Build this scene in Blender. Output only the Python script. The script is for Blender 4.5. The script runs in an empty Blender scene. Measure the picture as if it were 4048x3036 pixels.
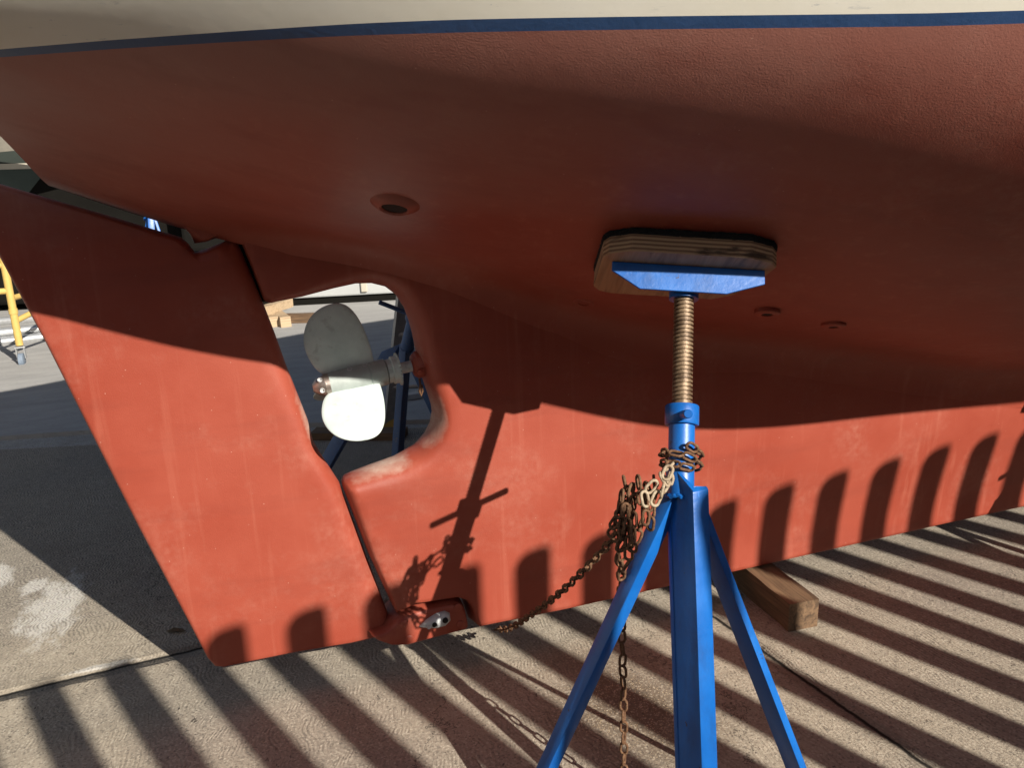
import bpy, bmesh, math, random
import numpy as np
from mathutils import Vector, Matrix
from mathutils.geometry import delaunay_2d_cdt
from mathutils.bvhtree import BVHTree
random.seed(7); rng = np.random.default_rng(7)
S = bpy.context.scene; COL = S.collection
V = Vector
# ------------------------------------------------------------------ camera, sky, sun, exposure
CAM_H = 1.30
RGT = V((0.94364633, -0.32831256, -0.04174282)); UPV = V((0.11810714, 0.21624364, 0.96916943)); FWD = V((0.30916388, 0.91948331, -0.24283357))
cam = bpy.data.cameras.new('camera'); cam.sensor_width = 36; cam.lens = 29.2; cam.clip_start = 0.02; cam.clip_end = 3000
camo = bpy.data.objects.new('camera', cam); COL.objects.link(camo)
camo.matrix_world = Matrix(((RGT.x, UPV.x, -FWD.x, 0), (RGT.y, UPV.y, -FWD.y, 0), (RGT.z, UPV.z, -FWD.z, CAM_H), (0, 0, 0, 1)))
S.camera = camo
SUN = V((0.31048, -0.81493, 0.48938)).normalized()
w = bpy.data.worlds.new('World'); S.world = w; w.use_nodes = True
nt = w.node_tree; bg = nt.nodes['Background']; sk = nt.nodes.new('ShaderNodeTexSky'); sk.sky_type = 'NISHITA'; sk.sun_disc = False
sk.sun_elevation = math.asin(SUN.z); sk.sun_rotation = math.atan2(SUN.x, SUN.y)
nt.links.new(sk.outputs[0], bg.inputs[0]); bg.inputs[1].default_value = 0.05
sl = bpy.data.lights.new('sun', 'SUN'); sl.energy = 5.0; sl.angle = math.radians(0.53); sl.color = (1.0, 0.93, 0.82)
so = bpy.data.objects.new('sun', sl); COL.objects.link(so); so.rotation_euler = SUN.to_track_quat('Z', 'Y').to_euler(); so.location = SUN * 30
S.view_settings.view_transform = 'Standard'; S.view_settings.look = 'None'; S.view_settings.exposure = 0.62; S.view_settings.gamma = 1
S.cycles.max_bounces = 8; S.cycles.use_denoising = True

# ------------------------------------------------------------------ helpers
def tag(o, label, cat=None, group=None, kind=None):
    if label: o['label'] = label
    if cat: o['category'] = cat
    if group: o['group'] = group
    if kind: o['kind'] = kind
    return o
def empty(name, loc, label, cat, group=None):
    o = bpy.data.objects.new(name, None); COL.objects.link(o); o.location = loc; o.empty_display_size = .1
    return tag(o, label, cat, group)
def link(name, me, mat, parent=None, smooth=False):
    o = bpy.data.objects.new(name, me); COL.objects.link(o)
    if mat and not me.materials: me.materials.append(mat)
    if smooth: me.polygons.foreach_set('use_smooth', [True] * len(me.polygons))
    if parent:
        o.parent = parent
        bpy.context.view_layer.update()
        o.matrix_parent_inverse = parent.matrix_world.inverted()
    return o
def mk(name, bm, mat, parent=None, smooth=False, bevel=0, seg=2, auto=None):
    if bevel: bmesh.ops.bevel(bm, geom=list(bm.edges), offset=bevel, segments=seg, affect='EDGES', profile=.5)
    bmesh.ops.recalc_face_normals(bm, faces=list(bm.faces))
    me = bpy.data.meshes.new(name); bm.to_mesh(me); bm.free()
    o = link(name, me, mat, parent, smooth or auto is not None)
    if auto is not None: me.set_sharp_from_angle(angle=math.radians(auto))
    return o
def frame(axis, hint=V((0, 0, 1))):
    z = axis.normalized(); x = hint.cross(z)
    if x.length < 1e-4: x = V((1, 0, 0)).cross(z)
    x.normalize(); return x, z.cross(x), z
def prism(bm, poly, o, ex, ey, ez, depth):
    """closed prism: 2D polygon in (ex,ey) at o, extruded depth along ez"""
    a = [bm.verts.new(o + ex * p[0] + ey * p[1]) for p in poly]; b = [bm.verts.new(o + ex * p[0] + ey * p[1] + ez * depth) for p in poly]
    n = len(poly); bm.faces.new(a[::-1]); bm.faces.new(b)
    for i in range(n): bm.faces.new((a[i], a[(i + 1) % n], b[(i + 1) % n], b[i]))
def box(bm, c, s, ex=V((1, 0, 0)), ey=V((0, 1, 0)), ez=V((0, 0, 1))):
    prism(bm, [(-s[0] / 2, -s[1] / 2), (s[0] / 2, -s[1] / 2), (s[0] / 2, s[1] / 2), (-s[0] / 2, s[1] / 2)], c - ez * (s[2] / 2), ex, ey, ez, s[2])
def lathe(bm, o, axis, prof, n=28, cap=True, hint=V((0, 0, 1))):
    """prof: list of (distance along axis, radius)"""
    x, y, z = frame(axis, hint); rings = []
    for t, r in prof:
        rings.append([bm.verts.new(o + z * t + (x * math.cos(2 * math.pi * i / n) + y * math.sin(2 * math.pi * i / n)) * r) for i in range(n)])
    for a, b in zip(rings, rings[1:]):
        for i in range(n): bm.faces.new((a[i], a[(i + 1) % n], b[(i + 1) % n], b[i]))
    if cap: bm.faces.new(rings[0][::-1]); bm.faces.new(rings[-1])
def tube(bm, pts, r, n=10, cap=True):
    pts = [V(p) for p in pts]; rings = []
    t0 = (pts[1] - pts[0]).normalized(); x, y, _ = frame(t0, V((0.3, 0.2, 1)))
    for i, p in enumerate(pts):
        t = (pts[min(i + 1, len(pts) - 1)] - pts[max(i - 1, 0)]).normalized()
        x = (x - t * x.dot(t)).normalized(); y = t.cross(x); rr = r[i] if isinstance(r, (list, tuple)) else r
        rings.append([bm.verts.new(p + (x * math.cos(2 * math.pi * k / n) + y * math.sin(2 * math.pi * k / n)) * rr) for k in range(n)])
    for a, b in zip(rings, rings[1:]):
        for k in range(n): bm.faces.new((a[k], a[(k + 1) % n], b[(k + 1) % n], b[k]))
    if cap: bm.faces.new(rings[0][::-1]); bm.faces.new(rings[-1])
def spline(xs, ys):
    """natural cubic spline through (xs, ys[:,k]); returns a function"""
    xs = np.array(xs, float); ys = np.array(ys, float); n = len(xs); hh = np.diff(xs)
    A = np.eye(n); B = np.zeros_like(ys)
    for i in range(1, n - 1):
        A[i, i - 1] = hh[i - 1]; A[i, i] = 2 * (hh[i - 1] + hh[i]); A[i, i + 1] = hh[i]
        B[i] = 6 * ((ys[i + 1] - ys[i]) / hh[i] - (ys[i] - ys[i - 1]) / hh[i - 1])
    m = np.linalg.solve(A, B)
    def f(t):
        t = np.atleast_1d(np.asarray(t, float)); i = np.clip(np.searchsorted(xs, t) - 1, 0, n - 2)
        h = hh[i]; a = (xs[i + 1] - t) / h; b = (t - xs[i]) / h
        if ys.ndim > 1: a = a[:, None]; b = b[:, None]; h = h[:, None]
        return a * ys[i] + b * ys[i + 1] + ((a ** 3 - a) * m[i] + (b ** 3 - b) * m[i + 1]) * h * h / 6
    return f

# ------------------------------------------------------------------ materials
class NT:
    def __init__(s, name):
        s.m = bpy.data.materials.new(name); s.m.use_nodes = True; s.t = s.m.node_tree; s.b = s.t.nodes['Principled BSDF']
    def n(s, typ, **kw):
        nd = s.t.nodes.new('ShaderNode' + typ)
        for k, v in kw.items(): setattr(nd, k, v)
        return nd
    def put(s, sock, v):
        if hasattr(v, 'is_linked') or isinstance(v, bpy.types.NodeSocket): s.t.links.new(v, sock)
        else: sock.default_value = v
    def co(s): return s.n('TexCoord').outputs['Object']
    def mp(s, vec, scale=(1, 1, 1), rot=(0, 0, 0)):
        nd = s.n('Mapping'); s.put(nd.inputs['Vector'], vec); nd.inputs['Scale'].default_value = scale; nd.inputs['Rotation'].default_value = rot; return nd.outputs[0]
    def noise(s, vec, scale, detail=4, rough=.55, dist=0):
        nd = s.n('TexNoise'); s.put(nd.inputs['Vector'], vec); nd.inputs['Scale'].default_value = scale; nd.inputs['Detail'].default_value = detail
        nd.inputs['Roughness'].default_value = rough; nd.inputs['Distortion'].default_value = dist; return nd.outputs[0]
    def vor(s, vec, scale, feature='F1', out='Distance', rnd=1):
        nd = s.n('TexVoronoi', feature=feature); s.put(nd.inputs['Vector'], vec); nd.inputs['Scale'].default_value = scale; nd.inputs['Randomness'].default_value = rnd; return nd.outputs[out]
    def ma(s, op, a, b=0.0, c=None, clamp=False):
        nd = s.n('Math', operation=op, use_clamp=clamp); s.put(nd.inputs[0], a); s.put(nd.inputs[1], b)
        if c is not None: s.put(nd.inputs[2], c)
        return nd.outputs[0]
    def rng(s, v, a, b, c=0.0, d=1.0):
        nd = s.n('MapRange'); s.put(nd.inputs[0], v)
        for i, q in enumerate((a, b, c, d)): s.put(nd.inputs[i + 1], q)
        return nd.outputs[0]
    def mix(s, f, a, b, blend='MIX'):
        nd = s.n('Mix', data_type='RGBA', blend_type=blend); s.put(nd.inputs[0], f)
        for k, v in ((6, a), (7, b)): s.put(nd.inputs[k], tuple(v) + (1,) if isinstance(v, (tuple, list)) else v)
        return nd.outputs[2]
    def bump(s, h, strength, dist=.01, prev=None):
        nd = s.n('Bump'); s.put(nd.inputs['Height'], h); nd.inputs['Strength'].default_value = strength; nd.inputs['Distance'].default_value = dist
        if prev is not None: s.put(nd.inputs['Normal'], prev)
        return nd.outputs[0]
    def xyz(s, v):
        nd = s.n('SeparateXYZ'); s.put(nd.inputs[0], v); return nd.outputs
    def dot(s, v, d):
        nd = s.n('VectorMath', operation='DOT_PRODUCT'); s.put(nd.inputs[0], v); nd.inputs[1].default_value = d; return nd.outputs['Value']
    def fin(s, col, rough=.5, metal=0, normal=None, spec=None):
        b = s.b
        s.put(b.inputs['Base Color'], tuple(col) + (1,) if isinstance(col, (tuple, list)) else col)
        s.put(b.inputs['Roughness'], rough); s.put(b.inputs['Metallic'], metal)
        if normal is not None: s.put(b.inputs['Normal'], normal)
        if spec is not None: b.inputs['Specular IOR Level'].default_value = spec
        return s.m

def m_antifoul(name, rim=False):
    t = NT(name); c = t.co()
    big = t.noise(c, 2.2, 5, .6); fine = t.noise(c, 60, 4, .6); streak = t.noise(t.mp(c, (26, 26, 1.1)), 1.0, 5, .6)
    col = t.mix(t.rng(big, .35, .68), (.275, .047, .026), (.335, .070, .041))
    col = t.mix(t.ma('MULTIPLY', t.rng(streak, .56, .72), .40), col, (.42, .130, .085))
    chalk = t.ma('MULTIPLY', t.rng(t.noise(c, 4.2, 8, .68), .50, .72), t.rng(fine, .30, .68))
    col = t.mix(t.ma('MULTIPLY', chalk, .46), col, (.44, .19, .14))
    zz = t.xyz(c)[2]; hz = t.rng(t.ma('ADD', zz, t.ma('MULTIPLY', t.ma('SUBTRACT', t.noise(t.mp(c, (1, 2.5, 2.5)), 1.5, 4, .6), .5), .30)), 1.20, 1.50)
    col = t.mix(t.ma('MULTIPLY', hz, .62), col, (.40, .22, .18))
    specks = t.rng(t.vor(c, 30), .05, .02)
    col = t.mix(t.ma('MULTIPLY', specks, .55), col, (.62, .36, .29))
    if rim:
        at = t.n('Attribute', attribute_name='rim').outputs['Fac']
        f = t.ma('ADD', at, t.ma('MULTIPLY', t.ma('SUBTRACT', t.noise(c, 30, 5, .7), .5), .9))
        f = t.ma('MULTIPLY', t.rng(f, .42, 1.35), t.rng(t.noise(c, 9, 5, .7), .28, .6, .35, 1))
        col = t.mix(t.ma('MULTIPLY', f, .9), col, (.60, .55, .46))
    lap = t.noise(t.mp(c, (1.1, 7, 7)), 1.6, 5, .6); col = t.mix(t.ma('MULTIPLY', t.rng(lap, .52, .66), .28), col, (.20, .040, .026))
    scr = t.ma('MULTIPLY', t.rng(t.noise(t.mp(c, (30, 30, 150), (.3, .5, 0)), 1, 6, .75), .715, .74), t.rng(t.noise(c, 2.5, 4), .5, .62)); col = t.mix(t.ma('MULTIPLY', scr, .7), col, (.55, .36, .29))
    orange = t.ma('MULTIPLY', t.noise(c, 330, 3, .6), t.rng(t.noise(c, 4, 5, .65), .32, .66, .25, 1.25)); wav = t.noise(c, 28, 3, .5)
    nm = t.bump(orange, .20, .0026); nm = t.bump(wav, .045, .008, nm)
    return t.fin(col, t.rng(big, .3, .7, .42, .58), 0, nm, .45)
M_RED = m_antifoul('antifouling_red'); M_REDK = m_antifoul('antifouling_red_worn', True)
def m_paint(name, a, b, rough=.35, chip=None, bumps=.12, chipamt=.62, scale=8):
    t = NT(name); c = t.co(); nz = t.noise(c, scale, 5, .6)
    col = t.mix(t.rng(nz, .3, .7), a, b)
    if chip is not None:
        ch = t.rng(t.noise(c, 38, 6, .7), chipamt, chipamt + .05)
        grime = t.ma('MULTIPLY', t.rng(t.noise(t.mp(c, (9, 9, 3.5)), 1.4, 6, .7), .52, .72), .55); col = t.mix(grime, col, tuple(q * .45 + .012 for q in a))
        scr = t.rng(t.noise(t.mp(c, (110, 110, 9), (.2, .1, 0)), 1, 4, .7), .70, .73); col = t.mix(t.ma('MULTIPLY', scr, .45), col, tuple(min(1, q * 1.5 + .05) for q in b))
        col = t.mix(ch, col, chip)
    nm = t.bump(t.noise(c, 90, 4, .6), bumps, .004)
    return t.fin(col, t.rng(nz, .3, .7, rough, rough + .15), 0, nm)
M_BLUE = m_paint('blue_enamel', (.0035, .080, .33), (.006, .130, .47), .3, (.045, .030, .035), .12, .66)
M_BLUEFAR = m_paint('pale_blue_enamel', (.045, .11, .28), (.07, .15, .36), .45, (.16, .18, .21), .15, .62)  # paler blue for the far stand
def m_white():
    t = NT('white_topside'); c = t.co(); n1 = t.noise(t.mp(c, (3, 3, 9)), 1.6, 5, .6)
    col = t.mix(t.rng(n1, .3, .75), (.86, .82, .70), (.90, .87, .78))
    sc = t.ma('MULTIPLY', t.rng(t.noise(t.mp(c, (9, 14, 60)), 1.3, 6, .75), .61, .66), t.rng(t.noise(c, 3.2, 4, .6), .50, .60))
    col = t.mix(t.ma('MULTIPLY', sc, .6), col, (.30, .34, .38))
    return t.fin(col, .3, 0, t.bump(t.noise(c, 40, 3), .05, .004))
M_WHITE = m_white()
M_STRIPE = m_paint('navy_boot_stripe', (.030, .070, .17), (.042, .095, .23), .30, None, .15)
def m_rust(name, a, b, c2, rough=.8):
    t = NT(name); c = t.co(); geo = t.n('ObjectInfo').outputs['Random']
    v = t.n('VectorMath', operation='ADD'); t.put(v.inputs[0], c); cmb = t.n('CombineXYZ'); 
    for i in range(3): t.put(cmb.inputs[i], geo)
    t.put(v.inputs[1], cmb.outputs[0]); cc = v.outputs[0]
    n1 = t.noise(cc, 120, 5, .65); col = t.mix(t.rng(n1, .35, .65), a, b); col = t.mix(t.rng(t.noise(cc, 300, 3), .58, .7), col, c2)
    return t.fin(col, rough, .0, t.bump(t.noise(cc, 400, 4), .5, .002))
M_RUST = m_rust('rusty_chain', (.075, .032, .014), (.17, .085, .04), (.26, .16, .085))
M_GALV = m_rust('pale_galvanised_chain', (.28, .20, .13), (.42, .35, .25), (.16, .08, .04), .7)
def m_screw():
    t = NT('weathered_screw_steel'); c = t.co(); n1 = t.noise(c, 40, 5, .6)
    col = t.mix(t.rng(n1, .35, .65), (.10, .062, .036), (.24, .165, .10)); return t.fin(col, .5, .35, t.bump(t.noise(c, 200, 3), .3, .003))
M_SCREW = m_screw()
def m_wood(name, a, b, dark, axis=0, ring=26, rough=.75):
    t = NT(name); c = t.co(); sc = [26, 26, 26]; sc[axis] = 1.6
    g = t.noise(t.mp(c, sc), 2.2, 7, .65, .8); col = t.mix(t.rng(g, .33, .68), a, b)
    g2 = t.noise(t.mp(c, [s * .35 for s in sc]), 2.4, 4, .6, 1.5); col = t.mix(t.ma('MULTIPLY', t.rng(g2, .5, .72), .75), col, dark)
    return t.fin(col, rough, 0, t.bump(g, .4, .004))
M_PLY = m_wood('plywood_face', (.36, .18, .085), (.47, .28, .15), (.10, .055, .032), 1)
M_PLYEDGE = None
def m_plyedge():
    t = NT('plywood_edge'); c = t.co(); z = t.xyz(c)[2]
    f = t.ma('SINE', t.ma('MULTIPLY', t.ma('ADD', z, t.ma('MULTIPLY', t.noise(c, 30), .002)), 2 * math.pi / .0085))
    col = t.mix(t.rng(f, -.8, .8), (.20, .115, .065), (.47, .33, .195)); col = t.mix(t.rng(t.noise(t.mp(c, (12, 12, 40)), 1, 5), .54, .66), col, (.06, .035, .022))
    return t.fin(col, .8, 0, t.bump(f, .3, .002))
M_PLYEDGE = m_plyedge()
M_TIMBER = m_wood('weathered_timber', (.075, .043, .024), (.215, .13, .07), (.014, .009, .006), 1)
M_LUMBER = m_wood('pale_lumber', (.42, .30, .18), (.50, .38, .25), (.22, .14, .08), 0)
def plain(name, col, rough=.6, metal=0, var=.25, sc=20, bs=.15):
    t = NT(name); c = t.co(); n1 = t.noise(c, sc, 5, .6); d = tuple(x * (1 - var) for x in col)
    return t.fin(t.mix(t.rng(n1, .3, .7), d, col), rough, metal, t.bump(t.noise(c, sc * 5, 3), bs, .004))
M_CARPET = plain('charcoal_carpet', (.035, .038, .040), .95, 0, .5, 200, .9)
M_ZINC = plain('dull_zinc', (.60, .62, .63), .5, .15, .2, 60)
def m_prop():
    t = NT('grey_propeller_primer'); c = t.co(); n1 = t.noise(c, 14, 5, .65)
    col = t.mix(t.rng(n1, .3, .6), (.45, .53, .52), (.57, .65, .63)); col = t.mix(t.ma('MULTIPLY', t.rng(t.noise(c, 26, 4, .6), .60, .70), .5), col, (.30, .34, .33))
    return t.fin(col, .5, 0, t.bump(t.noise(c, 120, 3), .08, .003))
M_PROP = m_prop()
M_BARE = plain('bare_bronze', (.48, .40, .35), .35, .8, .4, 70)
M_HOLE = plain('dark_opening', (.012, .008, .007), .9, 0, .3, 50)
M_HARD = plain('scuffed_primer_white', (.55, .53, .50), .6)
M_FENCE = plain('unpainted_fence_boards', (.32, .26, .20), .8, 0, .3, 6)
M_YEL = plain('chipped_yellow_paint', (.60, .41, .12), .55, 0, .15, 14)
M_ALU = plain('dull_aluminium', (.52, .53, .54), .4, .6, .2, 30)
M_GREYSTEEL = None
def m_barge():
    t = NT('pale_grey_steel'); c = t.co(); n1 = t.noise(c, 1.2, 5, .6); col = t.mix(t.rng(n1, .3, .7), (.36, .37, .37), (.43, .44, .44))
    st = t.noise(t.mp(c, (9, 9, 1.2)), 1, 5, .7); col = t.mix(t.rng(st, .66, .72), col, (.26, .17, .09))
    return t.fin(col, .55, 0, t.bump(t.noise(c, 15), .1, .01))
M_GREYSTEEL = m_barge()
M_SHED = plain('weathered_shed_cladding', (.085, .085, .08), .8, 0, .3, 1)
M_ROOF = plain('dull_metal_roof', (.16, .165, .17), .6, .3, .2, 2)
M_DARK = plain('shade_black', (.0095, .0088, .0076), 1.0, 0, .3, 2); M_DARK.node_tree.nodes['Principled BSDF'].inputs['Specular IOR Level'].default_value = .08  # near-black colour stands in for shade on hulls and in gaps
M_TEAL = plain('dull_teal_antifouling', (.045, .065, .06), .75, 0, .35, 3)
M_DKGREEN = plain('dark_green_topside', (.020, .028, .023), .4, 0, .2, 3)
M_CREAM = plain('cream_trim', (.50, .46, .38), .5, 0, .15, 5)
M_RUBBER = plain('grey_blue_caster', (.20, .25, .32), .6, 0, .3, 40)
M_LEAF = plain('dry_leaf', (.30, .22, .13), .8, 0, .3, 60)

# ------------------------------------------------------------------ ground
def m_ground():
    t = NT('brushed_concrete'); c = t.co(); X, Y, Z = t.xyz(c)
    n2 = (.9940, .1096, 0); t2 = (-.1096, .9940, 0)
    a = t.dot(c, n2); b = t.dot(c, t2)
    nlow = t.noise(c, 1.1, 3, .5); nmid = t.noise(c, 7, 4, .6); nfine = t.noise(c, 120, 5, .7)
    # sinuous broom marks: strongly waved astern, nearly straight further forward
    amp = t.ma('MULTIPLY', t.ma('ADD', t.rng(a, .55, 1.6, .0085, .0025), t.rng(Y, 2.3, 3.0, 0, .007)), t.rng(t.noise(c, 3.5, 3), .3, .7, .25, 1.15)); ph = t.ma('ADD', t.ma('MULTIPLY', b, 2 * math.pi / .078), t.ma('MULTIPLY', t.noise(c, 2.2, 3, .5), 22))
    wob = t.ma('ADD', t.ma('MULTIPLY', t.ma('SINE', ph), amp), t.ma('MULTIPLY', t.noise(c, 5, 3), .05))
    wob = t.ma('ADD', wob, t.ma('MULTIPLY', nlow, .10))
    ga = t.ma('ADD', a, wob)
    g = t.ma('SINE', t.ma('MULTIPLY', ga, 2 * math.pi / .0105))
    g2 = t.noise(t.n('CombineXYZ').outputs[0], 1)
    cmb = t.n('CombineXYZ'); t.put(cmb.inputs[0], t.ma('MULTIPLY', ga, 150)); t.put(cmb.inputs[1], t.ma('MULTIPLY', b, 14)); gs = t.noise(cmb.outputs[0], 1.0, 4, .65)
    mask = t.ma('MULTIPLY', t.rng(t.noise(c, 2.1, 5, .65), .38, .62), t.rng(t.noise(c, 14, 5, .7), .22, .50))
    mask = t.ma('MAXIMUM', mask, t.ma('MULTIPLY', t.rng(Y, 2.36, 2.9), .9))
    farslab = t.rng(t.ma('ADD', t.ma('MULTIPLY', X, .30), Y), 4.5, 4.52)       # smoother slab beyond the step
    gm = t.ma('MULTIPLY', mask, t.ma('SUBTRACT', 1.0, farslab))
    groove = t.ma('ADD', t.ma('MULTIPLY', g, t.ma('ADD', t.rng(t.noise(c, 11, 4, .6), .35, .65, .08, .48), t.rng(Y, 2.3, 2.9, 0, .45))), t.ma('MULTIPLY', t.ma('SUBTRACT', gs, .5), 2.6))
    col = t.mix(t.rng(nmid, .3, .7), (.345, .297, .232), (.455, .395, .312))
    col = t.mix(t.rng(t.noise(c, .9, 4, .6), .42, .66), col, (.29, .255, .215))
    col = t.mix(t.ma('MULTIPLY', t.rng(groove, .15, -.9), t.ma('MULTIPLY', gm, t.rng(Y, 2.3, 3.0, .70, .95))), col, (.085, .075, .064))  # groove shade put into the colour as well as the bump
    col = t.mix(t.ma('MULTIPLY', t.rng(groove, .3, 1.1), t.ma('MULTIPLY', gm, .45)), col, (.53, .465, .37))
    col = t.mix(t.ma('MULTIPLY', t.rng(nfine, .52, .72), .38), col, (.16, .13, .105))
    pits = t.ma('MULTIPLY', t.rng(t.noise(t.mp(c, (1, .62, 1)), 75, 3, .6, .4), .625, .665), t.rng(t.noise(c, 6, 5, .65), .46, .60))
    col = t.mix(t.ma('MULTIPLY', pits, .8), col, (.055, .048, .042))
    sp = t.rng(t.vor(c, 95), .10, .06); sp = t.ma('MULTIPLY', sp, t.rng(t.noise(c, 5, 3), .5, .62))
    col = t.mix(t.ma('MULTIPLY', sp, .7), col, (.62, .55, .42))
    # grit washed down behind the stand
    dx = t.ma('MULTIPLY', t.ma('SUBTRACT', X, .83), 3.0); dy = t.ma('MULTIPLY', t.ma('SUBTRACT', Y, 1.66), 1.8)
    rr = t.ma('SQRT', t.ma('ADD', t.ma('MULTIPLY', dx, dx), t.ma('MULTIPLY', dy, dy)))
    wet = t.rng(t.ma('ADD', rr, t.ma('MULTIPLY', nmid, .5)), .95, .45)
    col = t.mix(t.ma('MULTIPLY', wet, .7), col, (.12, .085, .055))
    grit = t.ma('MULTIPLY', t.rng(t.vor(c, 170), .30, .18), wet)
    col = t.mix(t.ma('MULTIPLY', grit, .8), col, (.62, .50, .33))
    col = t.mix(farslab, col, t.mix(t.rng(nmid, .3, .7), (.33, .315, .295), (.42, .405, .38)))
    # darker strip aft of the joint
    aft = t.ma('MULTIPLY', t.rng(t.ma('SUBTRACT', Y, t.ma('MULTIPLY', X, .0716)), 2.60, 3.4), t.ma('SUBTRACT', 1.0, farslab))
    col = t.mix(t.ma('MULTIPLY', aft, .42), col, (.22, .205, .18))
    # spilled white paint
    spill = None
    for (cx, cy, rx, ry) in ((-.66, 2.83, .10, .26), (-.92, 3.15, .10, .14), (-.75, 3.02, .05, .07), (-.22, 3.02, .09, .2), (-.18, 3.45, .12, .14), (-.455, 2.372, .10, .018)):
        ex = t.ma('DIVIDE', t.ma('SUBTRACT', X, cx), rx); ey = t.ma('DIVIDE', t.ma('SUBTRACT', Y, cy), ry)
        d = t.ma('SQRT', t.ma('ADD', t.ma('MULTIPLY', ex, ex), t.ma('MULTIPLY', ey, ey)))
        f = t.rng(t.ma('ADD', d, t.ma('MULTIPLY', t.ma('SUBTRACT', t.noise(t.mp(c, (12, 5, 1)), 1.6, 5, .7), .5), 2.4)), 1.0, .55)
        spill = f if spill is None else t.ma('MAXIMUM', spill, f)
    col = t.mix(t.ma('MULTIPLY', spill, t.rng(groove, -1.2, .1, .3, .8)), col, (.66, .64, .60))
    agg = t.vor(c, 210, 'F1', 'Color'); ag = t.xyz(agg)[0]
    col = t.mix(t.ma('MULTIPLY', t.rng(ag, .78, .95), .40), col, (.60, .54, .44)); col = t.mix(t.ma('MULTIPLY', t.rng(ag, .22, .05), .45), col, (.10, .09, .08))
    stain = t.rng(t.noise(c, 1.7, 7, .7), .56, .70); col = t.mix(t.ma('MULTIPLY', stain, .45), col, (.17, .145, .12))
    for (ox, oy, sx, lo, hi) in ((-.36, 0, 1, 2.42, 3.3), (1.02, 0, 1, 1.0, 2.3), (.34, 0, 1, .9, 1.9)):
        cd = t.ma('ABSOLUTE', t.ma('ADD', t.ma('SUBTRACT', X, ox), t.ma('MULTIPLY', t.ma('SUBTRACT', t.noise(t.mp(c, (1, 1, 1)), 3.1 + ox, 7, .68), .5), .55)))
        ck = t.ma('MULTIPLY', t.rng(cd, .0032, .0012), t.ma('MULTIPLY', t.rng(Y, lo, lo + .05), t.rng(Y, hi, hi - .05)))
        col = t.mix(t.ma('MULTIPLY', ck, .85), col, (.04, .036, .03))
    # joints
    jn = t.ma('MULTIPLY', t.ma('SUBTRACT', t.noise(c, 14, 5, .65), .5), .016)
    j1 = t.ma('ABSOLUTE', t.ma('ADD', t.dot(c, (-.0714, .9974, 0)), t.ma('ADD', jn, -2.3685)))
    j2 = t.ma('ABSOLUTE', t.ma('ADD', t.dot(c, (.9940, .1096, 0)), t.ma('ADD', jn, -1.4540)))
    j3 = t.ma('ABSOLUTE', t.ma('ADD', t.dot(c, (.9940, .1096, 0)), t.ma('ADD', jn, 4.2)))
    right = t.rng(Y, 2.30, 2.31, 0, 1); j2 = t.ma('ADD', j2, right)
    jd = t.ma('MINIMUM', t.ma('MINIMUM', j1, j2), j3)
    jc = t.rng(jd, .0085, .003)
    col = t.mix(t.ma('MULTIPLY', t.rng(jd, .05, .0), .35), col, (.13, .11, .09))  # shade of the rounded joint edges put into the colour
    col = t.mix(jc, col, (.022, .02, .017))
    nm = t.bump(groove, .36, .004); nm = t.bump(nfine, .8, .004, nm); nm = t.bump(pits, .6, .004, nm)
    nm = t.bump(t.ma('SUBTRACT', 1.0, t.rng(jd, .03, 0)), .9, .02, nm)
    return t.fin(col, .88, 0, nm, .25)
bm = bmesh.new()
bmesh.ops.create_grid(bm, x_segments=2, y_segments=2, size=150)
g = mk('ground', bm, m_ground()); g['kind'] = 'structure'
bm = bmesh.new()                                                  # low poured edge of the smoother slab further back
prism(bm, [(-9, 6.9), (-1.288, 5.081), (-.788, 4.97), (.9, 4.317), (3.2, 3.45), (30, 3.0), (30, 60), (-30, 60), (-30, 9)], V((0, 0, -.05)), V((1, 0, 0)), V((0, 1, 0)), V((0, 0, 1)), .075)
bmesh.ops.bevel(bm, geom=[e for e in bm.edges if all(v.co.z > 0 for v in e.verts)], offset=.012, segments=2, affect='EDGES')
def m_slab():
    t = NT('smooth_grey_concrete'); c = t.co(); n1 = t.noise(t.mp(c, (1, 3, 1)), 2.2, 6, .65); n2 = t.noise(c, 40, 5, .7)
    col = t.mix(t.rng(n1, .3, .7), (.30, .295, .285), (.40, .39, .375)); col = t.mix(t.ma('MULTIPLY', t.rng(n2, .55, .7), .4), col, (.17, .165, .155))
    return t.fin(col, .85, 0, t.bump(n2, .3, .004), .3)
g = mk('pavement', bm, m_slab()); g['kind'] = 'structure'

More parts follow.
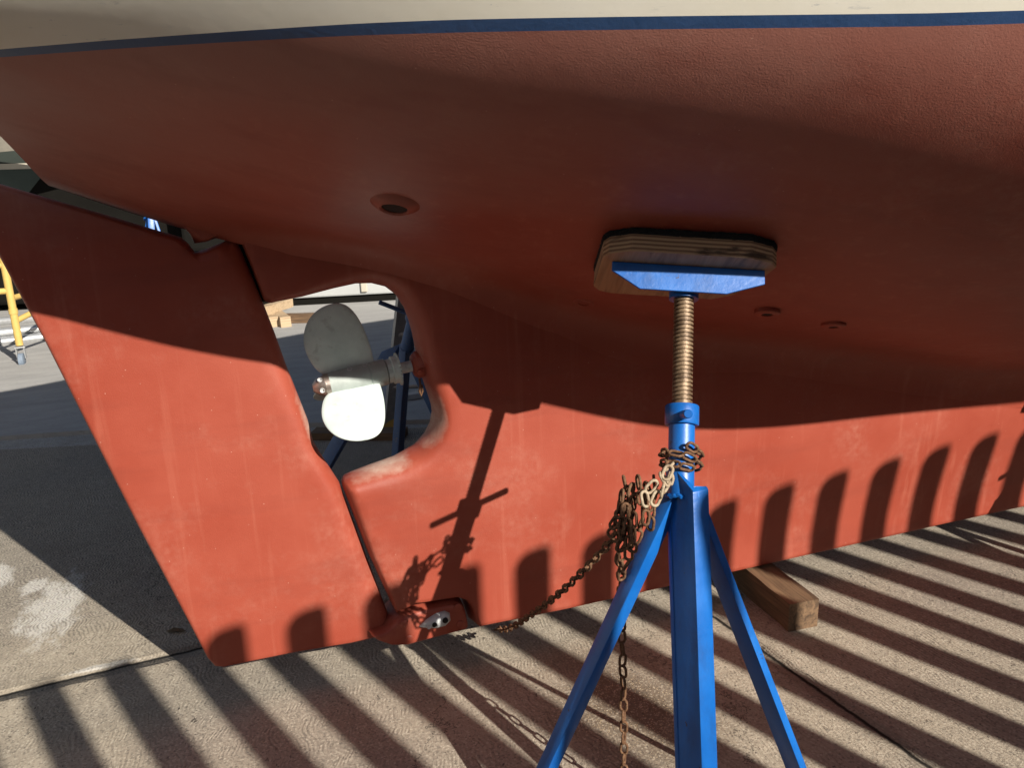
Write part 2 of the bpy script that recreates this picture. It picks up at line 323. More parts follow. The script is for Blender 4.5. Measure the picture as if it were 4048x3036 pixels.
# ------------------------------------------------------------------ the boat
YC = 2.07
BOAT = empty('sailboat', (1.2, YC, 0), 'large red-bottomed sailboat hull with white topsides propped ashore on blue stands', 'boat')
def ht(x, z):
    """half thickness of keel and skeg"""
    top = np.interp(x, [0., .1, .3, .5, .8, 1.4, 2.2, 5], [.034, .05, .066, .082, .098, .112, .12, .12])
    bot = np.interp(x, [0., .1, .3, .5, .8, 1.4, 2.2, 5], [.034, .05, .064, .074, .083, .078, .066, .06])
    k = np.clip((np.asarray(z) - .09) / .45, 0, 1); k = k * k * (3 - 2 * k)
    return bot + (top - bot) * k
ST = [-.339, -.15, .1, .45, .87, 1.45, 2.2, 3.2, 5.0]
SEC = [[(0, 1.322), (.05, 1.334), (.16, 1.370), (.36, 1.430), (.52, 1.474), (.68, 1.530), (.84, 1.70), (.90, 1.99)],
       [(0, 1.238), (.05, 1.250), (.17, 1.290), (.37, 1.362), (.56, 1.428), (.735, 1.502), (.91, 1.70), (.97, 2.0)],
       [(.046, 1.155), (.068, 1.186), (.19, 1.226), (.44, 1.285), (.68, 1.378), (.87, 1.488), (1.04, 1.70), (1.10, 2.02)],
       [(.078, 1.055), (.096, 1.090), (.225, 1.138), (.53, 1.212), (.80, 1.332), (1.015, 1.479), (1.15, 1.70), (1.22, 2.08)],
       [(.098, .840), (.118, .926), (.255, 1.002), (.62, 1.148), (.90, 1.275), (1.140, 1.466), (1.27, 1.72), (1.34, 2.14)],
       [(.110, .690), (.132, .786), (.275, .862), (.68, 1.005), (1.05, 1.175), (1.33, 1.460), (1.42, 1.75), (1.48, 2.22)],
       [(.118, .525), (.143, .626), (.295, .714), (.72, .925), (1.2, 1.190), (1.50, 1.460), (1.58, 1.78), (1.62, 2.34)],
       [(.12, .42), (.17, .52), (.32, .61), (.75, .875), (1.3, 1.20), (1.62, 1.460), (1.70, 1.8), (1.73, 2.46)],
       [(.12, .38), (.17, .48), (.32, .56), (.75, .85), (1.3, 1.2), (1.66, 1.46), (1.72, 1.8), (1.76, 2.6)]]
CTRL = spline(ST, np.array(SEC).reshape(len(ST), -1))
NX = 150
XS = np.concatenate([np.linspace(-.339, 2.6, 118), np.linspace(2.6, 5.0, 33)[1:]])
def zlo(x): return np.interp(x, [-.4, -.1, .2, .45, .9, 1.4, 3], [1.493, 1.491, 1.485, 1.4785, 1.467, 1.461, 1.460])
def zhi(x): return zlo(x) + np.interp(x, [-.4, -.1, .3, 1.2], [.006, .009, .013, .0145])
NB, NS, NTOP = 64, 3, 16
bands = {'bottom': [], 'stripe': [], 'top': []}
for x in XS:
    cp = CTRL(x)[0].reshape(-1, 2); d = np.concatenate([[0], np.cumsum(np.hypot(*np.diff(cp, axis=0).T))]); sp = spline(d, cp)
    tt = np.linspace(0, d[-1], 600); cv = sp(tt); a = np.interp(zlo(x), cv[:, 1], tt); b = np.interp(zhi(x), cv[:, 1], tt)
    for k, (lo, hi, n) in {'bottom': (0, a, NB), 'stripe': (a, b, NS), 'top': (b, d[-1], NTOP)}.items():
        q = sp(np.linspace(lo, hi, n)); xx = x - .2 * (q[:, 1] - 1.322) * np.clip((.1 - x) / .44, 0, 1)
        bands[k].append(np.column_stack([xx, q]))
def hullmesh(name, rows, mat, cap=None):
    rows = np.array(rows); bm = bmesh.new(); n, m, _ = rows.shape; G = {}
    for sgn in (-1, 1):
        g = [[bm.verts.new((rows[i, j, 0], YC + sgn * rows[i, j, 1], rows[i, j, 2])) for j in range(m)] for i in range(n)]; G[sgn] = g
        for i in range(n - 1):
            for j in range(m - 1):
                f = (g[i][j], g[i + 1][j], g[i + 1][j + 1], g[i][j + 1]); bm.faces.new(f if sgn < 0 else f[::-1])
    # transom
    for j in range(m - 1):
        q = (G[-1][0][j], G[-1][0][j + 1], G[1][0][j + 1], G[1][0][j])
        try: bm.faces.new(q)
        except Exception: pass
    if cap:
        for i in range(n - 1): bm.faces.new((G[-1][i][-1], G[-1][i + 1][-1], G[1][i + 1][-1], G[1][i][-1]))
    bmesh.ops.remove_doubles(bm, verts=list(bm.verts), dist=1e-5)
    o = mk(name, bm, mat, BOAT, auto=50); return o
HB = hullmesh('hull_bottom', bands['bottom'], M_RED)
hullmesh('boot_stripe', bands['stripe'], M_STRIPE)
hullmesh('topsides', bands['top'], M_WHITE, True)
bpy.context.view_layer.update()
def bvh_of(o):
    bm = bmesh.new(); bm.from_mesh(o.data); t = BVHTree.FromBMesh(bm); bm.free(); return t
BVH = bvh_of(HB)
def on_hull(x, u):
    """point and outward normal of the hull bottom under station x, half breadth u on the near side"""
    p, n, i, d = BVH.ray_cast(V((x, YC - u, 0.3)), V((0, 0, 1)))
    if n.z > 0: n = -n
    return p, n
def plate(name, outline, half, rfun, mat, rimfun=None, step=.013, noise_rim=None):
    """foil-like solid: outline polygon (x,z) on the centre plane, half(x,z) = half thickness, edges rounded over rfun"""
    P = np.array(outline, float); seg = np.roll(P, -1, 0) - P; L = np.hypot(*seg.T); bd = []
    for p, s, l in zip(P, seg, L):
        n = max(1, int(l / step)); bd += [p + s * k / n for k in range(n)]
    bd = np.array(bd); nb = len(bd)
    def dist(Q):
        Q = np.asarray(Q); best = np.full(len(Q), 1e9); near = np.zeros((len(Q), 2)); A = bd; Bn = np.roll(bd, -1, 0)
        for a, b in zip(A, Bn):
            e = b - a; tt = np.clip(((Q - a) @ e) / max(e @ e, 1e-12), 0, 1); c = a + tt[:, None] * e; d = np.hypot(*(Q - c).T); m = d < best
            best[m] = d[m]; near[m] = c[m]
        return best, near
    def inside(Q):
        r = np.zeros(len(Q), bool); x, y = Q.T
        for a, b in zip(bd, np.roll(bd, -1, 0)):
            c = ((a[1] > y) != (b[1] > y)); 
            with np.errstate(divide='ignore', invalid='ignore'): xi = (b[0] - a[0]) * (y - a[1]) / (b[1] - a[1]) + a[0]
            r ^= c & (x < xi)
        return r
    tg = np.roll(bd, -1, 0) - np.roll(bd, 1, 0); tg /= np.hypot(*tg.T)[:, None] + 1e-12; area = 0.5 * np.sum(bd[:, 0] * np.roll(bd[:, 1], -1) - np.roll(bd[:, 0], -1) * bd[:, 1])
    nrm = np.column_stack([-tg[:, 1], tg[:, 0]]) * (1 if area > 0 else -1)
    pts = []
    for f in (.04, .16, .36, .64, 1.0):
        q = bd + nrm * (rfun(bd[:, 0], bd[:, 1]) * f)[:, None]; d, _ = dist(q); ok = inside(q) & (d > rfun(bd[:, 0], bd[:, 1]) * f * .9); pts.append(q[ok])
    gx = np.arange(P[:, 0].min(), P[:, 0].max(), step * 1.6); gz = np.arange(P[:, 1].min(), P[:, 1].max(), step * 1.6); GX, GZ = np.meshgrid(gx, gz); q = np.column_stack([GX.ravel(), GZ.ravel()])
    q = q[inside(q)]; d, nr = dist(q); q = q[d > rfun(nr[:, 0], nr[:, 1]) * 1.25]; pts.append(q); pts = np.vstack(pts)
    # thin out coincident samples
    key = np.round(pts / .0012).astype(int); _, ix = np.unique(key, axis=0, return_index=True); pts = pts[ix]
    allp = np.vstack([bd, pts]); vs, es, fs, *_ = delaunay_2d_cdt([V(p) for p in allp], [(i, (i + 1) % nb) for i in range(nb)], [], 1, 1e-5)
    Q = np.array([tuple(v) for v in vs]); d, nr = dist(Q); r = rfun(nr[:, 0], nr[:, 1]); t = np.clip(d / r, 0, 1); h = half(Q[:, 0], Q[:, 1]) * np.sqrt(1 - (1 - t) ** 2)
    onb = d < 1e-5; h[onb] = 0
    bm = bmesh.new(); lay = bm.verts.layers.float.new('rim'); A = [bm.verts.new((q[0], YC - hh, q[1])) for q, hh in zip(Q, h)]; B = [A[i] if onb[i] else bm.verts.new((q[0], YC + hh, q[1])) for i, (q, hh) in enumerate(zip(Q, h))]
    if rimfun is not None:
        rv = rimfun(Q[:, 0], Q[:, 1], d, nr)
        for i in range(len(Q)): A[i][lay] = rv[i]; B[i][lay] = rv[i]
    for f in fs:
        bm.faces.new([A[i] for i in f]); 
        try: bm.faces.new([B[i] for i in reversed(f)])
        except Exception: pass
    return mk(name, bm, mat, BOAT, auto=60)

APT = [(.093, 1.030), (.165, 1.038), (.244, 1.052), (.296, 1.059), (.336, 1.057), (.372, 1.045), (.398, 1.022), (.418, .985), (.428, .95), (.434, .919), (.440, .870), (.453, .795), (.466, .745), (.473, .715), (.474, .695), (.467, .668), (.450, .640), (.420, .615), (.365, .594), (.296, .580), (.245, .567), (.226, .561), (.219, .550), (.220, .535)]
keel = [(-.18, 1.275), (-.14, 1.252), (-.121, 1.236), (-.081, 1.22), (-.067, 1.202), (-.060, 1.180), (-.035, 1.182), (.034, 1.203), (.057, 1.119), (.078, 1.033)] + APT + \
       [(.268, .346), (.326, .160), (.330, .178), (.380, .191), (.488, .189), (.512, .176), (.526, .150), (.535, .087), (1.0, .087), (2.0, .087), (5.0, .087), (5.0, .5), (3.2, .56), (2.2, .68), (1.45, .84), (.87, .98), (.45, 1.115), (.2, 1.195), (.08, 1.235), (-.05, 1.27), (-.15, 1.30)]
def r_keel(x, z):
    ap = np.exp(-(((x - .33) / .14) ** 2 + ((z - .8) / .28) ** 2)); r = .013 + .036 * np.clip(ap * 1.6, 0, 1)
    r = np.where(x < .10, .008, r); return np.where(z < .2, .010, r)
def rim_keel(x, z, d, nr):
    front = np.exp(-((nr[:, 1] - .70) / .10) ** 2) * (nr[:, 0] > .42); low = np.exp(-((nr[:, 1] - .585) / .022) ** 2) * (nr[:, 0] > .215) * (nr[:, 0] < .45)
    up = .55 * np.exp(-((nr[:, 1] - .86) / .06) ** 2) * (nr[:, 0] > .42)
    return np.clip(np.maximum(np.maximum(front * .95, low * 1.15), up), 0, 1) * np.clip(1.15 - d / .032, 0, 1)
plate('keel', keel, ht, r_keel, M_REDK, rim_keel)
rudder = [(-.478, 1.346), (-.429, 1.329), (-.345, 1.296), (-.215, 1.246), (-.138, 1.215), (-.088, 1.196), (-.074, 1.181), (-.062, 1.160), (-.035, 1.166), (.031, 1.190), (.057, 1.102), (.078, 1.021), (.095, .953), (.112, .876), (.134, .791), (.150, .729), (.158, .670), (.180, .620), (.212, .552), (.261, .347), (.307, .158), (.308, .135), (.292, .112), (.262, .100), (.20, .097), (.059, .101), (-.127, .097), (-.147, .104), (-.162, .132), (-.272, .515), (-.398, .982), (-.456, 1.176), (-.487, 1.30), (-.488, 1.34)]
bm = bmesh.new(); tube(bm, [(.030, YC, 1.235), (.043, YC, 1.175), (.066, YC, 1.09), (.080, YC, 1.035)], .0105, 12); mk('gap_shade_rod', bm, M_DARK if 'M_DARK' in globals() else M_HOLE, BOAT, smooth=True)  # dark rod fills the skeg gap to stand in for its shade
def half_rud(x, z):
    le = np.interp(z, [.1, .552, .73, 1.02, 1.35], [.31, .21, .15, .073, -.03]); te = np.interp(z, [.1, .515, 1.176, 1.35], [-.15, -.272, -.456, -.49])
    s = np.clip((le - x) / (le - te), 0, 1); base = .012 + .036 * (1 - s) ** .8 * (1 - .25 * np.exp(-((s - .0) / .05) ** 2))
    return base * np.interp(z, [.1, .5, 1.2], [.8, .95, 1.0])
def r_rud(x, z):
    le = np.interp(z, [.1, .552, .73, 1.02, 1.35], [.31, .21, .15, .073, -.03]); return np.where((np.abs(le - x) < .03) & (z > .12), .034, .010)
def rim_rud(x, z, d, nr):
    f = np.exp(-((nr[:, 1] - .735) / .075) ** 2) * (nr[:, 0] > .08); return np.clip(f * 1.05, 0, 1) * np.clip(1.1 - d / .022, 0, 1)
plate('rudder', rudder, half_rud, r_rud, M_REDK, rim_rud)
shoe = [(.236, .136), (.29, .140), (.316, .160), (.335, .170), (.382, .182), (.484, .180), (.505, .168), (.517, .143), (.525, .084), (.345, .074), (.300, .084), (.262, .108)]
SH = plate('heel_fitting', shoe, lambda x, z: np.full_like(x, .068), lambda x, z: np.full_like(x, .012), M_RED)
for (x, z) in ((.338, .148), (.490, .163), (.494, .110), (.350, .100)):
    bm = bmesh.new(); lathe(bm, V((x, YC - .066, z)), V((0, -1, 0)), [(0, .012), (.004, .012), (.006, .009)], 16); mk('bolt', bm, M_RED, SH, auto=40)
bm = bmesh.new()                                                   # teardrop anode
zp = [(.378, .132), (.400, .148), (.428, .160), (.452, .162), (.466, .152), (.467, .132), (.452, .120), (.425, .118), (.398, .124)]
zc = V((.43, 0, .14)); rings = []
for k, (sc, dy) in enumerate(((1, 0), (.97, .006), (.84, .013), (.6, .018), (.3, .020))):
    rings.append([bm.verts.new((zc.x + (x - zc.x) * sc, YC - .067 - dy, zc.z + (z - zc.z) * sc)) for x, z in zp])
for a, b in zip(rings, rings[1:]):
    for i in range(9): bm.faces.new((a[i], a[(i + 1) % 9], b[(i + 1) % 9], b[i]))
bm.faces.new(rings[-1])
ZN = mk('zinc_anode', bm, M_ZINC, BOAT, smooth=True)
for x, z, r in ((.418, .137, .007), (.448, .143, .008), (.402, .1325, .005)):
    bm = bmesh.new(); lathe(bm, V((x, YC - .0845, z)), V((0, -1, 0)), [(0, r), (.0035, r), (.0035, r * .55)], 14); mk('bolt_hole', bm, M_HOLE if r > .006 else M_ZINC, ZN)
# ---- through-hull fittings, seated on the hull skin
def seat(x, u):
    p, n = on_hull(x, u); return p, n
def fitting(name, x, u, prof, hole, label=None, mat=M_RED):
    p, n = seat(x, u); bm = bmesh.new(); lathe(bm, p - n * .01, n, prof, 32, cap=False); o = mk(name, bm, mat, BOAT, auto=45)
    bm = bmesh.new(); lathe(bm, p - n * .01, n, [(hole[1] - .02, hole[0]), (hole[1], hole[0])], 24); mk('opening', bm, M_HOLE, o)
    if label: o['label'] = label
fitting('exhaust_outlet', .302, .555, [(.004, .050), (.012, .043), (.018, .034), (.021, .027), (.018, .0235), (0, .0225)], (.0230, .0165), 'flared round red exhaust outlet')
fitting('drain_outlet', .835, .175, [(.006, .030), (.0125, .024), (.0125, .0135), (.004, .0135)], (.0138, .0095), 'small flush drain hole')
fitting('skin_fitting', 1.212, .405, [(.008, .030), (.018, .030), (.021, .026), (.021, .014), (.010, .013)], (.0135, .0185), 'raised disc skin fitting right of the stand')
fitting('skin_fitting', 1.416, .395, [(.008, .030), (.016, .030), (.019, .026), (.019, .012), (.010, .011)], (.0115, .0165), 'raised disc skin fitting furthest forward')

# ---- propeller, blades feathered along the shaft
AX = V((1, 0, .11)).normalized(); HC = V((.275, YC, .818))
PROP = empty('propeller', HC, None, None); PROP.parent = BOAT; bpy.context.view_layer.update(); PROP.matrix_parent_inverse = BOAT.matrix_world.inverted()
# hub, running forward
bm = bmesh.new(); lathe(bm, HC - AX * .105, AX, [(0, .010), (.010, .020), (.026, .029), (.030, .030)], 32); lathe(bm, HC - AX * .075, AX, [(0, .0312), (.012, .0322)], 32)
mk('nose_cone', bm, M_BARE, PROP, auto=35)
bm = bmesh.new(); lathe(bm, HC - AX * .063, AX, [(0, .0325), (.05, .035), (.10, .036), (.101, .034), (.103, .034), (.104, .036), (.145, .034), (.147, .030)], 36)
mk('hub', bm, plain('stained_hub_primer', (.40, .45, .43), .5, 0, .28, 22), PROP, auto=30)
bm = bmesh.new(); lathe(bm, HC + AX * .085, AX, [(0, .031), (.012, .031), (.014, .036), (.030, .036), (.030, .018)], 32)
for k in range(26):                                               # toothed line cutter
    an = 2 * math.pi * k / 26; x, y, z = frame(AX); d = x * math.cos(an) + y * math.sin(an); e = AX.cross(d)
    prism(bm, [(-.0045, 0), (.0045, 0), (.001, .009), (-.002, .008)], HC + AX * .113 + d * .034, e, d, AX, .004)
lathe(bm, HC + AX * .111, AX, [(0, .037), (.007, .037)], 32)
mk('line_cutter', bm, M_PROP, PROP, auto=30)
for k, (t, a) in enumerate(((.032, -65), (-.008, -62), (-.085, -50), (-.085, 10))):
    x, y, z = frame(AX); d = (V((0, -1, 0)) * math.cos(math.radians(a)) + V((0, 0, -1)) * math.sin(math.radians(a))).normalized(); d = (d - AX * d.dot(AX)).normalized()
    rr = .0358 if t > -.05 else .0275
    bm = bmesh.new(); lathe(bm, HC + AX * t + d * (rr - .004), d, [(0, .0062), (.005, .0062), (.005, .0048), (.0025, .0048)], 16); lathe(bm, HC + AX * t + d * (rr - .004), d, [(.0, .005), (.003, .005)], 12)
    mk('screw_hole', bm, M_ZINC, PROP, auto=40)
BO = [(-.056, .020), (-.080, .036), (-.094, .062), (-.101, .092), (-.099, .122), (-.088, .150), (-.068, .172), (-.040, .186), (-.010, .189), (.014, .182), (.032, .166), (.046, .142), (.056, .112), (.063, .078), (.066, .045), (.066, .026)]
def blade(phi, lab=None):
    r = V((0, -math.sin(phi), math.cos(phi))); r = (r - AX * r.dot(AX)).normalized(); nn = AX.cross(r).normalized()
    P = np.array(BO) * [1, 1.06]; P[:, 0] = np.where(P[:, 0] > 0, P[:, 0] * .86, P[:, 0] * 1.02); sp = spline(np.arange(len(P)), P); P = sp(np.linspace(0, len(P) - 1, 60)); cen = P.mean(0) - np.array([0, .03]); bm = bmesh.new(); RI = {}
    for s in (-1, 1):
        rings = []
        for sc, th in ((1, .0012), (.985, .0026), (.9, .004), (.7, .0055), (.4, .007), (.12, .0078)):
            ring = []
            for q in P:
                p = cen + (q - cen) * sc; tw = .10 * (p[1] - .03) * (p[0])   # slight twist out of plane
                ring.append(bm.verts.new(HC + AX * p[0] + r * p[1] + nn * (s * th + tw * .5)))
            rings.append(ring)
        for a, b in zip(rings, rings[1:]):
            for i in range(60): bm.faces.new((a[i], a[(i + 1) % 60], b[(i + 1) % 60], b[i]))
        bm.faces.new(rings[-1]); RI[s] = rings[0]
    for i in range(60): bm.faces.new((RI[-1][i], RI[-1][(i + 1) % 60], RI[1][(i + 1) % 60], RI[1][i]))
    mk('blade', bm, M_PROP, PROP, auto=60)
for ph in (4, 124, 244): blade(math.radians(ph))
bm = bmesh.new(); lathe(bm, HC + AX * .10, AX, [(0, .0145), (.14, .0145)], 24); SHF = mk('propeller_shaft', bm, M_PROP, BOAT, auto=40)
bm = bmesh.new(); c0 = HC + AX * .150; lathe(bm, c0, AX, [(0, .020), (.004, .030), (.010, .033), (.012, .036), (.03, .038), (.05, .037)], 8); lathe(bm, c0 + V((.014, -.034, -.008)), V((0, -1, -.2)), [(0, .008), (.008, .008), (.010, .005)], 8)
SB = mk('stern_bearing', bm, M_RED, BOAT, auto=30, bevel=.0015)
bm = bmesh.new(); tube(bm, [c0 + V((.012, -.03, -.028)), c0 + V((.013, -.032, -.045)), c0 + V((.010, -.030, -.062)), c0 + V((.014, -.028, -.075)), c0 + V((.018, -.03, -.062)), c0 + V((.016, -.03, -.045))], .0032, 8); mk('cotter_wire', bm, M_RUST, SB, smooth=True)

# ------------------------------------------------------------------ adjustable jack stands
def angle_iron(bm, top, foot, n1, w1, w2, th=.007, lip=0.0, post=None):
    """L section along top->foot; n1 = outward normal of the broad flange, ridge towards the viewer side"""
    a = (foot - top); L = a.length; a.normalize(); n1 = (n1 - a * n1.dot(a)).normalized(); n2 = n1.cross(a).normalized()
    poly = [(0, 0), (-w1, 0), (-w1, -th), (-th, -th), (-th, -w2), (0, -w2)]
    if lip: poly = [(0, 0), (-w1, 0), (-w1, lip * .15), (-w1 - lip, lip * .1), (-w1 - lip, -th), (-th, -th), (-th, -w2), (0, -w2)]
    prism(bm, poly, top, n2, n1, a, L)
    if post:                                                     # top end cut to a shoulder that fairs into the post
        p, d = post
        for v in bm.verts:
            if (v.co - top).dot(a) < .001:
                q = v.co - p; r = (q - d * q.dot(d)).length; v.co += a * max(0, r - .024) * 1.3
FEET = (((-.326, .074, 0), .032, .026, 0, (.000, -.002, .046)), ((-.068, -.217, 0), .066, .036, .013, (.005, -.030, .086)), ((.248, -.144, 0), .050, .016, 0, (.028, .004, .020)))
def make_stand(apex, target, tax, label, group=None, blue=M_BLUE, feet=FEET, hb=V((.42, .87, -.30)), pad=True, hint=RGT, view=V((-.515, -.857, 0))):
    """apex: where the legs meet; target / tax: centre of the pad's outer face and the direction into the hull there"""
    ap = V(apex); T = empty('jack_stand', (ap.x, ap.y, 0), label, 'boat stand', group)
    tax = tax.normalized(); e1 = (hint - tax * hint.dot(tax)).normalized(); e2 = tax.cross(e1).normalized()
    if e2.z < 0: e2 = -e2
    sock = target - tax * .046 - e2 * .046; ax = (sock - ap).normalized()
    cdir = view.normalized(); r1 = V((-cdir.y, cdir.x, 0)); up = V((0, 0, 1))
    n1 = (cdir * math.cos(math.radians(51)) - r1 * math.sin(math.radians(51)))
    for foot, w1, w2, lip, off in feet:
        bm = bmesh.new(); tp = ap + V(off); ft = V((ap.x + foot[0], ap.y + foot[1], .006)); angle_iron(bm, tp, ft, n1, w1, w2, .0055, lip, (ap, ax))
        leg = mk('leg', bm, blue, T, bevel=.0022, seg=2, auto=35)
        bm = bmesh.new(); prism(bm, [(-.05, -.05), (.05, -.05), (.05, .05), (-.05, .05)], V((ft.x - .01, ft.y, 0)), V((1, 0, 0)), V((0, 1, 0)), up, .008); mk('foot_plate', bm, blue, leg, bevel=.002)
    c0 = ap - ax * .02; bm = bmesh.new(); lathe(bm, c0, ax, [(.028, .0245), (.16, .0245), (.19, .0245)], 40)
    x, y, z = frame(ax); rw = random.Random(5); rings = []
    for k in range(41):
        an = 2 * math.pi * k / 40; d_ = x * math.cos(an) + y * math.sin(an); rb = .0042 + rw.uniform(-.0012, .0014); o_ = ap + ax * (.010 + rw.uniform(-.0015, .0015)) + d_ * .0245
        rings.append([bm.verts.new(o_ + (d_ * math.cos(q) + ax * math.sin(q)) * rb) for q in [2 * math.pi * i / 6 for i in range(6)]])
    for p, q in zip(rings, rings[1:]):
        for i in range(6): bm.faces.new((p[i], p[(i + 1) % 6], q[(i + 1) % 6], q[i]))
    mk('tube', bm, blue, T, auto=30)
    cc = c0 + ax * .166; bm = bmesh.new(); lathe(bm, cc, ax, [(0, .025), (.0, .0305), (.002, .032), (.036, .032), (.038, .0305), (.038, .0185)], 44, cap=False); CL = mk('collar', bm, blue, T, auto=40)
    hb = hb.normalized(); hc = cc + ax * .020
    bm = bmesh.new(); lathe(bm, hc - hb * .136, hb, [(0, .0068), (.0015, .0082), (.1, .0082), (.271, .0082), (.272, .0068)], 20); mk('handle', bm, blue, CL, auto=40)
    sc0 = cc + ax * .030; L = (sock - sc0).length; pitch = .0082; bm = bmesh.new(); x, y, z = frame(ax); NSEG = 28; turns = max(2, int(L / pitch)); rr = []
    prof = [(0, .0192), (.0046, .0192), (.0050, .0158), (.0078, .0158)]
    for k in range(turns * NSEG + 1):
        an = 2 * math.pi * k / NSEG; dd = x * math.cos(an) + y * math.sin(an); base = sc0 + ax * (k / NSEG * pitch)
        rr.append([bm.verts.new(base + ax * t + dd * rad) for t, rad in prof])
    for a, b in zip(rr, rr[1:]):
        for i in range(3): bm.faces.new((a[i], a[i + 1], b[i + 1], b[i]))
    for k in range((turns - 1) * NSEG): bm.faces.new((rr[k][3], rr[k + NSEG][0], rr[k + NSEG + 1][0], rr[k + 1][3]))
    lathe(bm, sc0, ax, [(0, .0150), (L + .005, .0150)], 20)
    mk('screw', bm, M_SCREW, T, auto=30)
    bm = bmesh.new(); lathe(bm, sock - tax * .010, tax, [(0, .0195), (0, .0285), (.040, .0285), (.044, .01)], 36, cap=False); mk('socket', bm, blue, T, auto=40)
    # pad, carpet, steel cradle; local frame e1 across the view, e2 up and outwards, tax into the hull
    e1 = (hint - tax * hint.dot(tax)).normalized(); e2 = tax.cross(e1).normalized()
    if e2.z < 0: e2 = -e2
    c = target
    cs = [(-.128, -.204), (.092, -.204), (.130, -.165), (.152, -.085), (.164, .012), (.150, .034), (.105, .055), (-.118, .055), (-.158, .034), (-.167, .012), (-.168, -.165), (-.155, -.190)]
    def layer(name, sc, t0, t1, mat, parent, bev):
        bm = bmesh.new(); prism(bm, [(a * sc, -((b + .05) * sc - .05)) for a, b in cs], V((0, 0, 0)), V((1, 0, 0)), V((0, 1, 0)), V((0, 0, 1)), t1 - t0)
        if name == 'carpet':
            r = random.Random(3); bmesh.ops.subdivide_edges(bm, edges=[e for e in bm.edges], cuts=26, use_grid_fill=True)
            for v in bm.verts: v.co += V((r.uniform(-1, 1), r.uniform(-1, 1), r.uniform(-.5, .5))) * .0026
        else: bmesh.ops.bevel(bm, geom=list(bm.edges), offset=bev, segments=2, affect='EDGES')
        bmesh.ops.recalc_face_normals(bm, faces=list(bm.faces))
        me = bpy.data.meshes.new(name); bm.to_mesh(me); bm.free(); o = bpy.data.objects.new(name, me); COL.objects.link(o); me.materials.append(mat)
        if mat is M_PLY:
            me.materials.append(M_PLYEDGE)
            for p in me.polygons:
                if abs(p.normal.z) < .7: p.material_index = 1
        M = Matrix((e1, tax.cross(e1), tax)).transposed().to_4x4(); M.translation = c + tax * t0
        o.parent = parent; bpy.context.view_layer.update(); o.matrix_parent_inverse = parent.matrix_world.inverted(); o.matrix_basis = M; bpy.context.view_layer.update(); return o
    P = layer('pad', 1.0, .0, .034, M_PLY, T, .0015); layer('carpet', 1.0, .0342, .046, M_CARPET, P, .003)
    bm = bmesh.new()
    for off in (-.012,): prism(bm, [(-.147, 0), (.147, 0), (.147, -.028), (.074, -.052), (-.092, -.052), (-.147, -.018)], c + e2 * off - tax * .0006, e1, tax, e2, .007)
    box(bm, c - tax * .005 - e2 * .043, (.16, .056, .008), e1, e2, tax)
    mk('pad_bracket', bm, blue, T, bevel=.0012)
    return T, ap, ax
hp, hn = on_hull(.853, .647); STAND, AP, SAX = make_stand((.744, 1.264, .70), hp + hn * .048, -hn, 'bright blue jack stand in the foreground with brown screw and wooden pad under the hull', 'blue boat stands')
# second stand, further forward beyond the picture's edge: its shadow falls on the keel
hp2, hn2 = on_hull(2.80, .66); make_stand((2.69, 1.262, .52), hp2 + hn2 * .048, -hn2, 'blue jack stand beyond the right edge whose shadow falls on the keel', 'blue boat stands')
# stand on the far side, seen through the propeller aperture
hp3, hn3 = on_hull(.70, .66); mir = lambda v, c=0: V((v.x, c - v.y, v.z))
F3 = (((-.49, .06, 0), .050, .030, 0, (-.014, .010, .03)), ((-.11, -.02, 0), .030, .042, 0, (-.004, -.03, .03)), ((.30, .18, 0), .06, .03, 0, (.03, .01, 0)))
make_stand((.60, 3.0, .69), mir(hp3, 2 * YC) + mir(hn3) * .048, -mir(hn3), 'pale blue jack stand on the far side, seen through the propeller opening', 'blue boat stands', M_BLUEFAR, F3, V((-.88, .15, .42)), view=V((.1, -1, 0)))
# stand of the next boat, seen through the slot above the rudder
make_stand((-.405, 5.55, 1.13), V((-.37, 5.85, 1.75)), V((.1, .3, 1)), 'sunlit blue stand seen through the slot above the rudder', 'blue boat stands', M_BLUE)

# ------------------------------------------------------------------ chains
def link_mesh(name, L=.0320, W=.0195, r=.0028, n=10):
    bm = bmesh.new(); pts = []; R = W / 2 - r; h = L / 2 - W / 2
    for k in range(9): a = -math.pi / 2 + math.pi * k / 8; pts.append(V((h + R * math.cos(a), R * math.sin(a), 0)))
    for k in range(9): a = math.pi / 2 + math.pi * k / 8; pts.append(V((-h + R * math.cos(a), R * math.sin(a), 0)))
    m = len(pts); rings = []
    for i, p in enumerate(pts):
        t = (pts[(i + 1) % m] - pts[i - 1]).normalized(); s = V((-t.y, t.x, 0))
        rings.append([bm.verts.new(p + (s * math.cos(2 * math.pi * k / n) + V((0, 0, 1)) * math.sin(2 * math.pi * k / n)) * r) for k in range(n)])
    for i in range(m):
        a, b = rings[i], rings[(i + 1) % m]
        for k in range(n): bm.faces.new((a[k], a[(k + 1) % n], b[(k + 1) % n], b[k]))
    bmesh.ops.recalc_face_normals(bm, faces=list(bm.faces)); me = bpy.data.meshes.new(name); bm.to_mesh(me); bm.free(); me.polygons.foreach_set('use_smooth', [True] * len(me.polygons)); return me
LM = link_mesh('link'); LM.materials.append(M_RUST); LMG = link_mesh('link_pale', .033, .0205, .0029); LMG.materials.append(M_GALV)
def add_link(parent, p, t, up, me=LM):
    o = bpy.data.objects.new('link', me); COL.objects.link(o); t = t.normalized(); u = (up - t * up.dot(t)).normalized(); v = u.cross(t)
    M = Matrix((t, v * 1.0, u)).transposed().to_4x4(); M.translation = p - parent.location; o.parent = parent; o.matrix_basis = M; return o
